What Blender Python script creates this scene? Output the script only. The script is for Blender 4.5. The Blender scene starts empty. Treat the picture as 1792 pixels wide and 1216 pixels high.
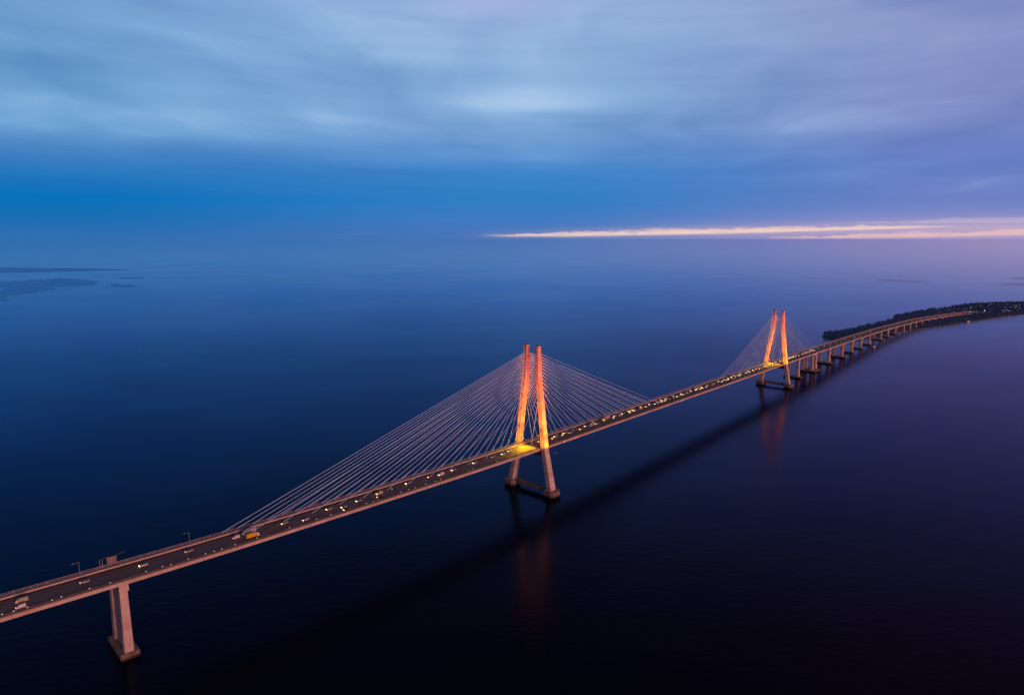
import bpy, math, random
from math import sin, cos, tan, atan, atan2, radians as R, pi, sqrt
from mathutils import Vector, Matrix
random.seed(11)
scn = bpy.context.scene
col = scn.collection
# ------------------------------------------------------------------ camera and survey helpers
F, CX, CY, H, HY = 1194.0, 896.0, 608.0, 240.0, 417.0
PIT = atan((CY - HY) / F); CP, SP = cos(PIT), sin(PIT)

def ground(x, y, z=0.0):
    "survey: where the sight line of a photo point meets the level z"
    u = (x - CX) / F; v = (CY - y) / F
    d = (u, CP + v * SP, -SP + v * CP); t = (z - H) / d[2]
    return Vector((d[0] * t, d[1] * t, z))

def seen(p):
    dz = p[2] - H; w = p[1] * CP - dz * SP; v = (p[1] * SP + dz * CP) / w
    return CX + F * p[0] / w, CY - F * v

def azel(x, y):
    u = (x - CX) / F; v = (CY - y) / F
    d = Vector((u, CP + v * SP, -SP + v * CP)).normalized()
    return math.degrees(atan2(d.x, d.y)), math.degrees(math.asin(d.z))

cam_d = bpy.data.cameras.new('camera'); cam = bpy.data.objects.new('camera', cam_d); col.objects.link(cam)
cam.location = (0, 0, H); cam.rotation_euler = (pi / 2 - PIT, 0, 0)
cam_d.sensor_width = 36; cam_d.lens = 36 * F / 1792
cam_d.clip_start = 1; cam_d.clip_end = 500000
scn.camera = cam
scn.view_settings.view_transform = 'Standard'; scn.view_settings.look = 'None'
scn.view_settings.exposure = 0; scn.view_settings.gamma = 1
scn.cycles.use_denoising = True
scn.cycles.max_bounces = 3
scn.cycles.sample_clamp_indirect = 4

def lin(c):
    return tuple((v / 255 / 12.92) if v / 255 <= 0.04045 else ((v / 255 + 0.055) / 1.055) ** 2.4 for v in c) + (1,)

# ------------------------------------------------------------------ node helper
class G:
    def __init__(s, tree): s.t = tree
    def n(s, kind, **kw):
        nd = s.t.nodes.new(kind)
        for k, v in kw.items(): setattr(nd, k, v)
        return nd
    def put(s, sock, v):
        if isinstance(v, bpy.types.NodeSocket): s.t.links.new(v, sock)
        else: sock.default_value = v
    def m(s, op, a, b=0.0, c=0.0, clamp=False):
        nd = s.n('ShaderNodeMath', operation=op, use_clamp=clamp)
        for i, v in enumerate((a, b, c)): s.put(nd.inputs[i], v)
        return nd.outputs[0]
    def sstep(s, v, a, b, lo=0.0, hi=1.0):
        nd = s.n('ShaderNodeMapRange', interpolation_type='SMOOTHSTEP')
        for i, q in zip((0, 1, 2, 3, 4), (v, a, b, lo, hi)): s.put(nd.inputs[i], q)
        return nd.outputs[0]
    def mix(s, f, a, b, mode='MIX'):
        nd = s.n('ShaderNodeMix', data_type='RGBA', blend_type=mode)
        s.put(nd.inputs[0], f); s.put(nd.inputs[6], a); s.put(nd.inputs[7], b)
        return nd.outputs[2]
    def ramp(s, f, pts, interp='LINEAR'):
        nd = s.n('ShaderNodeValToRGB'); cr = nd.color_ramp; cr.interpolation = interp
        while len(cr.elements) < len(pts): cr.elements.new(0.5)
        for e, (p, c) in zip(cr.elements, pts):
            e.position = p; e.color = c if not isinstance(c, float) else (c, c, c, 1)
        s.put(nd.inputs[0], f); return nd.outputs[0]
    def xyz(s, a, b, c=0.0):
        nd = s.n('ShaderNodeCombineXYZ')
        for i, v in enumerate((a, b, c)): s.put(nd.inputs[i], v)
        return nd.outputs[0]
    def noise(s, vec, scale, detail=4.0, rough=0.5, dist=0.0):
        nd = s.n('ShaderNodeTexNoise'); s.put(nd.inputs['Vector'], vec)
        nd.inputs['Scale'].default_value = scale; nd.inputs['Detail'].default_value = detail
        nd.inputs['Roughness'].default_value = rough; nd.inputs['Distortion'].default_value = dist
        return nd.outputs['Fac']

# ------------------------------------------------------------------ sky
SUN_AZ, SUN_EL = 138.0, 12.0      # afterglow behind the camera to the right, degrees from +Y towards +X
def build_world():
    w = bpy.data.worlds.new('World'); scn.world = w; w.use_nodes = True; w.cycles.sampling_method = 'MANUAL'; w.cycles.sample_map_resolution = 512
    t = w.node_tree; t.nodes.clear(); g = G(t)
    tc = g.n('ShaderNodeTexCoord'); sp = g.n('ShaderNodeSeparateXYZ')
    t.links.new(tc.outputs['Generated'], sp.inputs[0]); x, y, z = sp.outputs
    DEG = 180 / pi
    az = g.m('MULTIPLY', g.m('ARCTAN2', x, y), DEG); el = g.m('MULTIPLY', g.m('ARCSINE', z), DEG)
    # soft warping so that no band is ruler straight
    wv = g.noise(g.xyz(g.m('MULTIPLY', az, 0.05), g.m('MULTIPLY', el, 0.22)), 1.0, 3)
    wel = g.m('ADD', el, g.m('MULTIPLY', g.m('SUBTRACT', wv, 0.5), g.sstep(el, 1.0, 9.0, 0.15, 3.6)))
    fac = g.m('DIVIDE', wel, 45.0, clamp=True)
    def rp(L): return g.ramp(fac, [(e / 45.0, lin(c)) for e, c in L])
    left = rp([(0, (50, 111, 178)), (0.7, (40, 110, 178)), (1.5, (24, 110, 179)), (2.9, (6, 113, 187)), (4.4, (36, 118, 189)), (6.0, (66, 130, 196)),
               (7.6, (90, 153, 211)), (11, (96, 158, 214)), (15, (106, 163, 217)), (20, (108, 156, 212)), (31, (36, 55, 100)), (45, (20, 26, 52))])
    mid = rp([(0, (72, 117, 184)), (0.7, (68, 118, 187)), (1.5, (64, 123, 194)), (3.1, (46, 125, 196)), (5.4, (62, 132, 203)), (7.6, (98, 153, 214)), (10, (122, 170, 222)),
              (14, (136, 178, 226)), (18, (140, 175, 226)), (22, (120, 150, 205)), (31, (38, 46, 90)), (45, (20, 24, 50))])
    right = rp([(0, (146, 134, 195)), (1.2, (128, 136, 198)), (2.5, (110, 130, 196)), (5, (98, 127, 196)), (7.5, (106, 132, 200)),
                (10, (114, 136, 200)), (14, (134, 150, 208)), (20, (134, 142, 200)), (31, (50, 40, 82)), (45, (24, 22, 46))])
    c = g.mix(g.sstep(az, -34, 0), left, mid)
    c = g.mix(g.sstep(az, 2, 36), c, right)
    # the unseen half of the sky: dim dusk, rosier low down on the right
    back = rp([(0, (128, 84, 98)), (8, (110, 84, 108)), (20, (70, 66, 100)), (45, (22, 24, 48))])
    c = g.mix(g.sstep(g.m('ABSOLUTE', az), 55, 120), c, back)
    # cloud layers
    hgt = g.m('ADD', z, 0.10)
    px = g.m('DIVIDE', x, hgt); py = g.m('DIVIDE', y, hgt)
    wq = g.n('ShaderNodeTexNoise'); g.put(wq.inputs['Vector'], g.xyz(px, py)); wq.inputs['Scale'].default_value = 0.55; wq.inputs['Detail'].default_value = 2
    wqs = g.n('ShaderNodeSeparateXYZ'); t.links.new(wq.outputs['Color'], wqs.inputs[0])
    wx = g.m('MULTIPLY', g.m('SUBTRACT', wqs.outputs[0], 0.5), 2.2); wy = g.m('MULTIPLY', g.m('SUBTRACT', wqs.outputs[1], 0.5), 2.2)
    qx = g.m('ADD', px, wx); qy = g.m('ADD', py, wy)
    n1 = g.noise(g.xyz(g.m('MULTIPLY', qx, 0.75), g.m('MULTIPLY', qy, 0.8)), 1.05, 3, 0.5, 0.2)
    n2 = g.noise(g.xyz(g.m('ADD', g.m('MULTIPLY', qx, 1.5), g.m('MULTIPLY', qy, -0.25)), g.m('MULTIPLY', qy, 0.55), 3.7), 1.3, 4, 0.48, 0.2)
    n3 = g.noise(g.xyz(g.m('MULTIPLY', az, 0.045), g.m('MULTIPLY', g.m('ADD', el, g.m('MULTIPLY', az, 0.02)), 0.95), 9.1), 1.2, 4, 0.55, 0.3)
    hi = g.sstep(el, 3.0, 9.5)
    amp = g.m('ADD', g.m('MULTIPLY', g.m('SUBTRACT', n1, 0.5), 0.72), g.m('MULTIPLY', g.m('SUBTRACT', n2, 0.5), 0.62))
    amp = g.m('ADD', g.m('MULTIPLY', amp, hi), g.m('MULTIPLY', g.m('SUBTRACT', n3, 0.5), g.sstep(el, 0.5, 5.0, 0.10, 0.22)))
    # two named bright breaks and faint wisps, in sky directions
    wa = g.m('MULTIPLY', g.m('SUBTRACT', n2, 0.5), 9.0); we = g.m('MULTIPLY', g.m('SUBTRACT', n1, 0.5), 4.0)
    for (bx, by, ra, re, am, tilt) in [(880, 176, 6.5, 1.15, 0.42, 0.0), (590, 206, 3.0, 0.6, 0.18, -0.08), (240, 200, 16, 1.6, 0.12, -0.07),
                                       (1390, 205, 5.0, 1.0, 0.10, 0.0), (1510, 298, 7.0, 0.45, 0.13, 0.05), (1690, 322, 3.0, 0.3, 0.14, 0.06),
                                       (420, 120, 9, 1.5, -0.15, -0.1), (700, 130, 8, 1.6, -0.14, -0.1), (1100, 60, 10, 3.0, 0.10, 0.1), (330, 40, 14, 2.2, 0.06, 0), (700, 95, 6, 1.2, 0.12, -0.1), (40, 120, 7, 1.3, -0.16, -0.12)]:
        A, E = azel(bx, by)
        da = g.m('ADD', g.m('SUBTRACT', az, A), wa)
        de = g.m('SUBTRACT', g.m('ADD', g.m('SUBTRACT', el, E), g.m('MULTIPLY', we, 0.5)), g.m('MULTIPLY', da, tilt))
        q = g.m('ADD', g.m('POWER', g.m('ABSOLUTE', g.m('DIVIDE', da, ra)), 2.0), g.m('POWER', g.m('ABSOLUTE', g.m('DIVIDE', de, re)), 2.0))
        amp = g.m('ADD', amp, g.m('MULTIPLY', g.m('EXPONENT', g.m('MULTIPLY', q, -1.0)), am))
    c = g.mix(1.0, c, g.xyz(*[g.m('MAXIMUM', g.m('ADD', 1.0, g.m('MULTIPLY', amp, kk)), 0.1) for kk in (1.5, 0.95, 0.5)]), 'MULTIPLY')
    whit = g.sstep(amp, 0.06, 0.5, 0.0, 0.40)
    c = g.mix(whit, c, lin((186, 208, 238)))
    hsv = g.n('ShaderNodeHueSaturation'); g.put(hsv.inputs['Color'], c); g.put(hsv.inputs['Saturation'], g.sstep(el, 4.5, 9.0, 1.0, 0.92)); g.put(hsv.inputs['Value'], g.sstep(el, 4.5, 10.0, 1.0, 0.93)); c = hsv.outputs[0]
    # violet tinge high on the right
    A, E = azel(1740, 190)
    q = g.m('ADD', g.m('POWER', g.m('ABSOLUTE', g.m('DIVIDE', g.m('SUBTRACT', az, A), 11.0)), 2.0), g.m('POWER', g.m('ABSOLUTE', g.m('DIVIDE', g.m('SUBTRACT', el, E), 5.0)), 2.0))
    c = g.mix(g.m('MULTIPLY', g.m('EXPONENT', g.m('MULTIPLY', q, -1.0)), 0.14), c, lin((138, 124, 188)))
    A, E = azel(890, -5)
    q = g.m('ADD', g.m('POWER', g.m('ABSOLUTE', g.m('DIVIDE', g.m('ADD', g.m('SUBTRACT', az, A), wa), 4.5)), 2.0), g.m('POWER', g.m('ABSOLUTE', g.m('DIVIDE', g.m('SUBTRACT', el, E), 1.6)), 2.0))
    c = g.mix(g.m('MULTIPLY', g.m('EXPONENT', g.m('MULTIPLY', q, -1.0)), 0.45), c, lin((172, 172, 222)))
    # low afterglow in the gap under the cloud deck
    fn = g.noise(g.xyz(g.m('MULTIPLY', az, 0.35), g.m('MULTIPLY', el, 2.2), 1.3), 1.0, 4, 0.62)
    fn2 = g.noise(g.xyz(g.m('MULTIPLY', az, 1.3), g.m('MULTIPLY', el, 5.0), 5.3), 1.0, 4, 0.68)
    jit = g.m('ADD', g.m('MULTIPLY', g.m('SUBTRACT', fn, 0.5), 1.15), g.m('MULTIPLY', g.m('SUBTRACT', fn2, 0.5), 0.42))
    def strip(pts, colr, top_fade, strength):
        # pts: (x, centre y, half thickness px) in survey terms
        L = []
        for px_, cy_, hh in pts:
            A, E = azel(px_, cy_); L.append((A, E, hh * 0.047))
        f = g.m('DIVIDE', g.m('ADD', az, 15.0), 80.0, clamp=True)
        cen = g.ramp(f, [((A + 15) / 80, max(0.0, E) / 3) for A, E, _ in L]); thk = g.ramp(f, [((A + 15) / 80, T / 1.0) for A, _, T in L])
        cen = g.m('MULTIPLY', cen, 3.0)
        d = g.m('SUBTRACT', el, cen)
        up = g.m('ADD', d, g.m('MULTIPLY', jit, 0.75))
        lo = g.m('ADD', g.m('MULTIPLY', d, -1.0), g.m('MULTIPLY', jit, 0.15))
        k = g.m('MULTIPLY', g.sstep(up, g.m('MULTIPLY', thk, 1.35), g.m('MULTIPLY', thk, -0.1), 0.0, 1.0), g.sstep(lo, g.m('MULTIPLY', thk, 1.5), g.m('MULTIPLY', thk, 0.35), 0.0, 1.0))
        k = g.m('MULTIPLY', k, g.sstep(jit, -0.35, 0.3, 0.50, 1.0))
        return g.m('MULTIPLY', k, g.m('MULTIPLY', g.sstep(thk, 0.01, 0.12), strength))
    return t, g, c, az, el, strip, jit

t, g, skyc, az, el, strip, jit = build_world()
s1 = strip([(820, 413, 0.0), (870, 413, 1.2), (1000, 410, 4.0), (1200, 405.5, 5.0), (1350, 402.5, 4.3), (1480, 399.5, 3.2), (1580, 398, 2.0), (1700, 396, 0.6), (1800, 394, 0.0)], None, 1, 1.0)
s2 = strip([(1240, 419, 0.0), (1400, 416, 1.6), (1600, 411, 4.2), (1700, 408.5, 4.6), (1790, 405, 5.5), (2000, 400, 9), (2400, 390, 14)], None, 1, 0.9)
s3 = strip([(1380, 392, 0.0), (1560, 389, 2.0), (1700, 386, 3.5), (1790, 385, 4), (2000, 378, 6), (2400, 372, 9)], None, 1, 0.45)
s4 = strip([(560, 410, 0.0), (600, 410, 0.9), (655, 409, 0.9), (700, 409, 0.0)], None, 1, 0.35)
# hazy shine around the gap
A0, E0 = azel(1650, 400)
q = g.m('ADD', g.m('POWER', g.m('ABSOLUTE', g.m('DIVIDE', g.m('SUBTRACT', az, A0 + 4), 19.0)), 2.0), g.m('POWER', g.m('ABSOLUTE', g.m('DIVIDE', g.m('SUBTRACT', el, E0), 0.9)), 2.0))
skyc = g.mix(g.m('MULTIPLY', g.m('EXPONENT', g.m('MULTIPLY', q, -1.0)), 0.48), skyc, lin((170, 160, 203)))
def halo(pts, wid, amount, colr, base):
    L = [(azel(a, b)[0], max(0.0, azel(a, b)[1]), k) for a, b, k in pts]
    f = g.m('DIVIDE', g.m('ADD', az, 15.0), 80.0, clamp=True)
    cen = g.m('MULTIPLY', g.ramp(f, [((A + 15) / 80, E / 3) for A, E, _ in L]), 3.0); amt = g.ramp(f, [((A + 15) / 80, float(k)) for A, _, k in L])
    d = g.m('DIVIDE', g.m('SUBTRACT', el, cen), wid)
    return g.mix(g.m('MULTIPLY', g.m('MULTIPLY', g.m('EXPONENT', g.m('MULTIPLY', g.m('MULTIPLY', d, d), -1.0)), amt), amount), base, lin(colr))
skyc = halo([(800, 413, 0.0), (1000, 409, 0.6), (1200, 405, 1.0), (1500, 402, 1.0), (1790, 398, 1.0), (2200, 390, 1.0), (2600, 380, 0.2)], 0.42, 0.34, (214, 188, 196), skyc)
skyc = halo([(1000, 416, 0.0), (1300, 415, 0.3), (1600, 408, 1.0), (1790, 404, 1.0), (2200, 395, 1.0), (2600, 380, 0.2)], 0.75, 0.30, (198, 172, 200), skyc)
skyc = g.mix(s3, skyc, lin((222, 200, 208)))
skyc = g.mix(s4, skyc, lin((190, 165, 190)))
skyc = g.mix(s2, skyc, lin((246, 198, 186)))
skyc = g.mix(s1, skyc, lin((253, 218, 198)))
# physical sky high overhead, where the photograph does not look
ns = g.n('ShaderNodeTexSky', sky_type='NISHITA', sun_disc=False)
ns.sun_elevation = R(SUN_EL); ns.sun_rotation = R(SUN_AZ)
b1 = g.n('ShaderNodeBackground'); b2 = g.n('ShaderNodeBackground'); mx = g.n('ShaderNodeMixShader'); out = g.n('ShaderNodeOutputWorld')
t.links.new(skyc, b1.inputs[0]); b1.inputs[1].default_value = 1.0
t.links.new(ns.outputs[0], b2.inputs[0]); b2.inputs[1].default_value = 0.05
g.put(mx.inputs[0], g.sstep(el, 38, 65, 0.0, 0.3)); t.links.new(b1.outputs[0], mx.inputs[1]); t.links.new(b2.outputs[0], mx.inputs[2])
t.links.new(mx.outputs[0], out.inputs[0])

sd = bpy.data.lights.new('afterglow_sun', 'SUN'); sd.energy = 2.1; sd.angle = R(14); sd.color = (1.0, 0.36, 0.25)
so = bpy.data.objects.new('afterglow_sun', sd); col.objects.link(so)
sdir = Vector((sin(R(SUN_AZ)) * cos(R(SUN_EL)), cos(R(SUN_AZ)) * cos(R(SUN_EL)), sin(R(SUN_EL))))
so.rotation_euler = sdir.to_track_quat('Z', 'Y').to_euler(); so.location = (300, -300, 400)

# ------------------------------------------------------------------ materials
def pbr(name, c1, rough=0.8, c2=None, scale=0.3, detail=5, metal=0.0, bump=0.0, bscale=None, emit=None, estr=0.0, stretch=None):
    m = bpy.data.materials.new(name); m.use_nodes = True
    g = G(m.node_tree); b = m.node_tree.nodes['Principled BSDF']
    b.inputs['Roughness'].default_value = rough; b.inputs['Metallic'].default_value = metal
    tc = g.n('ShaderNodeTexCoord').outputs['Object']
    if stretch:
        mp = g.n('ShaderNodeMapping'); g.put(mp.inputs[0], tc); mp.inputs['Scale'].default_value = stretch; tc = mp.outputs[0]
    if c2 is not None:
        f = g.noise(tc, scale, detail, 0.6)
        f = g.sstep(f, 0.32, 0.68)
        g.put(b.inputs['Base Color'], g.mix(f, (*c1, 1), (*c2, 1)))
    else: b.inputs['Base Color'].default_value = (*c1, 1)
    if bump:
        bp = g.n('ShaderNodeBump'); bp.inputs['Strength'].default_value = bump; bp.inputs['Distance'].default_value = 0.05
        g.put(bp.inputs['Height'], g.noise(tc, bscale or scale * 4, 5)); g.put(b.inputs['Normal'], bp.outputs[0])
    if emit:
        b.inputs['Emission Color'].default_value = (*emit, 1); b.inputs['Emission Strength'].default_value = estr
        m.cycles.emission_sampling = 'NONE'
    return m

M = {}
M['concrete'] = pbr('pale_concrete', (0.40, 0.36, 0.34), 0.85, (0.30, 0.265, 0.25), 0.16, bump=0.25, bscale=1.2, stretch=(1, 1, 0.35))
M['fascia'] = pbr('fascia_concrete', (0.50, 0.41, 0.37), 0.8, (0.40, 0.32, 0.29), 0.07, bump=0.2, bscale=0.8)
M['rail'] = pbr('painted_rail', (0.55, 0.50, 0.50), 0.6, (0.42, 0.38, 0.38), 0.2)
M['footing'] = pbr('stained_footing', (0.22, 0.19, 0.18), 0.9, (0.11, 0.095, 0.09), 0.22, bump=0.3)
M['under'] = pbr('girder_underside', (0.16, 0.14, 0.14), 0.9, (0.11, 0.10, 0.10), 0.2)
M['cable'] = pbr('stay_sheath', (0.44, 0.68, 1.0), 0.35, (0.38, 0.60, 1.0), 0.05)
M['cable_fade'] = pbr('painted_cable_fade', (0.10, 0.09, 0.10), 0.7)  # darkening painted on the lower cable ends, where the stays fade into shade
M['walk'] = pbr('walkway_slab', (0.16, 0.14, 0.14), 0.9, (0.10, 0.09, 0.09), 0.4)
M['steel'] = pbr('galvanised_steel', (0.22, 0.24, 0.30), 0.6, (0.16, 0.18, 0.22), 0.8, metal=0.2)
M['board'] = pbr('board_back', (0.20, 0.16, 0.17), 0.7, (0.12, 0.10, 0.11), 0.9)
M['dark'] = pbr('dark_rubber', (0.012, 0.012, 0.013), 0.85)
M['glass'] = pbr('vehicle_glass', (0.02, 0.022, 0.026), 0.08)
M['head'] = pbr('headlight_lens', (0.8, 0.8, 0.8), 0.3, emit=(1.0, 0.64, 0.26), estr=11)
M['head_dim'] = pbr('dim_headlight_lens', (0.8, 0.8, 0.8), 0.3, emit=(1.0, 0.72, 0.42), estr=1.6)
M['tail'] = pbr('taillight_lens', (0.4, 0.02, 0.02), 0.3, emit=(1.0, 0.06, 0.03), estr=1.2)
M['flood'] = pbr('floodlight_lens', (0.9, 0.8, 0.5), 0.3, emit=(1.0, 0.62, 0.05), estr=1.2)
M['bollard'] = pbr('bollard_lens', (0.8, 0.75, 0.6), 0.4, emit=(1.0, 0.68, 0.42), estr=0.35)
M['window_lit'] = pbr('lit_window', (0.6, 0.6, 0.65), 0.3, emit=(0.66, 0.74, 1.0), estr=4.0)
M['bark'] = pbr('bark', (0.05, 0.035, 0.025), 0.95)
M['needles'] = pbr('needles', (0.012, 0.034, 0.075), 0.95, (0.006, 0.018, 0.042), 0.06, emit=(0.10, 0.18, 0.50), estr=0.05)  # weak blue emission stands in for air haze over the trees
M['soil'] = pbr('woodland_soil', (0.010, 0.024, 0.05), 0.95, (0.006, 0.014, 0.03), 0.02, emit=(0.10, 0.18, 0.50), estr=0.04)  # the same air haze, painted into the ground as a weak glow
M['shore'] = pbr('rocky_shore', (0.06, 0.065, 0.085), 0.9, (0.03, 0.034, 0.045), 0.1)
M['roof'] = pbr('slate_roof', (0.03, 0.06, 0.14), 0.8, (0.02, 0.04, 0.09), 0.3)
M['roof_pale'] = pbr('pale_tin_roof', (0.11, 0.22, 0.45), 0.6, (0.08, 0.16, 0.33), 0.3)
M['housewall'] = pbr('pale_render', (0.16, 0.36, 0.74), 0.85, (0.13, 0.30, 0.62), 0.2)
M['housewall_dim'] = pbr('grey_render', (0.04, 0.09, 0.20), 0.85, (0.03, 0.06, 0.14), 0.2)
M['far_land'] = pbr('hazy_far_land', (0.004, 0.03, 0.06), 1.0, (0.008, 0.06, 0.12), 0.006, emit=(0.030, 0.31, 1.0), estr=0.27)  # haze veil painted in as the land's own faint blue glow
M['far_shoal'] = pbr('hazy_shoal', (0.02, 0.04, 0.12), 1.0, (0.03, 0.06, 0.16), 0.004, emit=(0.34, 0.37, 0.90), estr=0.33)  # violet haze painted in by letting the shoal glow slightly
M['hull'] = pbr('dark_hull', (0.03, 0.03, 0.035), 0.6, (0.05, 0.045, 0.045), 0.6)
M['boatwhite'] = pbr('boat_cabin', (0.7, 0.7, 0.7), 0.5)
PAINT = {}
for nm, cc in dict(white=(0.72, 0.72, 0.76), silver=(0.42, 0.42, 0.45), black=(0.015, 0.015, 0.018), red=(0.30, 0.03, 0.025), blue=(0.04, 0.07, 0.2),
                   yellow=(0.80, 0.46, 0.02), lavender=(0.46, 0.44, 0.62), sand=(0.55, 0.44, 0.28)).items():
    PAINT[nm] = pbr(nm + '_paint', cc, 0.35, tuple(v * 0.82 for v in cc), 0.9)

def joint_concrete(name, c1, c2, use_uv, step, streak):
    "cast concrete with pour joints and rain streaks"
    m = bpy.data.materials.new(name); m.use_nodes = True; g = G(m.node_tree); b = m.node_tree.nodes['Principled BSDF']
    tc = g.n('ShaderNodeTexCoord').outputs['Object']; sp = g.n('ShaderNodeSeparateXYZ')
    uvn = g.n('ShaderNodeUVMap').outputs[0]; g.put(sp.inputs[0], uvn if use_uv else tc)
    run = sp.outputs[0] if use_uv else sp.outputs[2]
    big = g.noise(tc, 0.09, 4, 0.6); mp = g.n('ShaderNodeMapping'); g.put(mp.inputs[0], tc); mp.inputs['Scale'].default_value = (1.0, 1.0, 0.06)
    stk = g.noise(mp.outputs[0], streak, 5, 0.65)
    c = g.mix(g.sstep(big, 0.3, 0.7), (*c1, 1), (*c2, 1))
    c = g.mix(g.sstep(stk, 0.5, 0.75, 0.0, 0.5), c, tuple(v * 0.5 for v in c2) + (1,))
    cell = g.m('FLOOR', g.m('DIVIDE', run, step)); wn = g.n('ShaderNodeTexWhiteNoise', noise_dimensions='1D'); g.put(wn.inputs['W'], cell)
    tone = g.m('ADD', 0.88, g.m('MULTIPLY', wn.outputs['Value'], 0.24)); c = g.mix(1.0, c, g.xyz(tone, tone, tone), 'MULTIPLY')
    fr = g.m('ABSOLUTE', g.m('SUBTRACT', g.m('FRACT', g.m('DIVIDE', run, step)), 0.5))
    c = g.mix(g.sstep(fr, 0.5 - 0.22 / step, 0.5, 0.0, 0.4), c, (0.10, 0.08, 0.08, 1))
    g.put(b.inputs['Base Color'], c); b.inputs['Roughness'].default_value = 0.85; return m
M['concrete'] = joint_concrete('pale_concrete', (0.62, 0.54, 0.52), (0.50, 0.43, 0.42), False, 4.5, 0.9)
M['fascia'] = joint_concrete('fascia_concrete', (0.60, 0.49, 0.44), (0.48, 0.39, 0.35), True, 12.0, 0.5)

def footing_mat():
    "weathered footing with a dark weedy tide band above the water"
    m = bpy.data.materials.new('stained_footing'); m.use_nodes = True; g = G(m.node_tree); b = m.node_tree.nodes['Principled BSDF']
    tc = g.n('ShaderNodeTexCoord').outputs['Object']; sp = g.n('ShaderNodeSeparateXYZ'); g.put(sp.inputs[0], tc)
    c = g.mix(g.sstep(g.noise(tc, 0.25, 5, 0.6), 0.3, 0.7), (0.24, 0.205, 0.19, 1), (0.12, 0.10, 0.095, 1))
    band = g.m('ADD', sp.outputs[2], g.m('MULTIPLY', g.m('SUBTRACT', g.noise(tc, 0.5, 4), 0.5), 1.6))
    c = g.mix(g.sstep(band, 2.3, 1.3), c, (0.030, 0.030, 0.022, 1))
    g.put(b.inputs['Base Color'], c); b.inputs['Roughness'].default_value = 0.9; return m
M['footing'] = footing_mat()

def road_mat():
    m = bpy.data.materials.new('asphalt_road'); m.use_nodes = True; g = G(m.node_tree); b = m.node_tree.nodes['Principled BSDF']
    uv = g.n('ShaderNodeUVMap').outputs[0]; sp = g.n('ShaderNodeSeparateXYZ'); g.put(sp.inputs[0], uv); s, tt = sp.outputs[0], sp.outputs[1]
    streak = g.noise(g.xyz(g.m('MULTIPLY', s, 0.006), g.m('MULTIPLY', tt, 0.9)), 1.0, 4, 0.55)
    patch = g.noise(g.xyz(g.m('MULTIPLY', s, 0.03), g.m('MULTIPLY', tt, 0.12), 4.0), 1.0, 5, 0.6)
    c = g.mix(g.sstep(streak, 0.3, 0.7), (0.085, 0.066, 0.072, 1), (0.185, 0.140, 0.150, 1))
    c = g.mix(g.sstep(patch, 0.35, 0.7, 0.0, 0.5), c, (0.10, 0.082, 0.092, 1))
    # darker hard shoulders towards both edges, lane dashes and edge lines
    ab = g.m('ABSOLUTE', g.m('ADD', tt, 0.3))
    c = g.mix(g.sstep(ab, 6.6, 7.8, 0.0, 0.7), c, (0.026, 0.020, 0.022, 1))
    fr = g.m('FRACT', g.m('DIVIDE', s, 12.0))
    dash = g.m('LESS_THAN', fr, 0.33)
    def line(t0, w): return g.m('LESS_THAN', g.m('ABSOLUTE', g.m('SUBTRACT', tt, t0)), w)
    k = g.m('MULTIPLY', g.m('ADD', line(3.6, 0.09), line(-3.9, 0.09)), dash)
    k = g.m('ADD', k, g.m('ADD', line(7.2, 0.1), line(-7.7, 0.1)))
    k = g.m('ADD', k, g.m('ADD', line(0.0, 0.1), line(-0.4, 0.1)))
    c = g.mix(g.m('MULTIPLY', k, 0.30), c, (0.4, 0.37, 0.36, 1))
    g.put(b.inputs['Base Color'], c); b.inputs['Roughness'].default_value = 0.75
    return m
M['road'] = road_mat()

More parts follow.
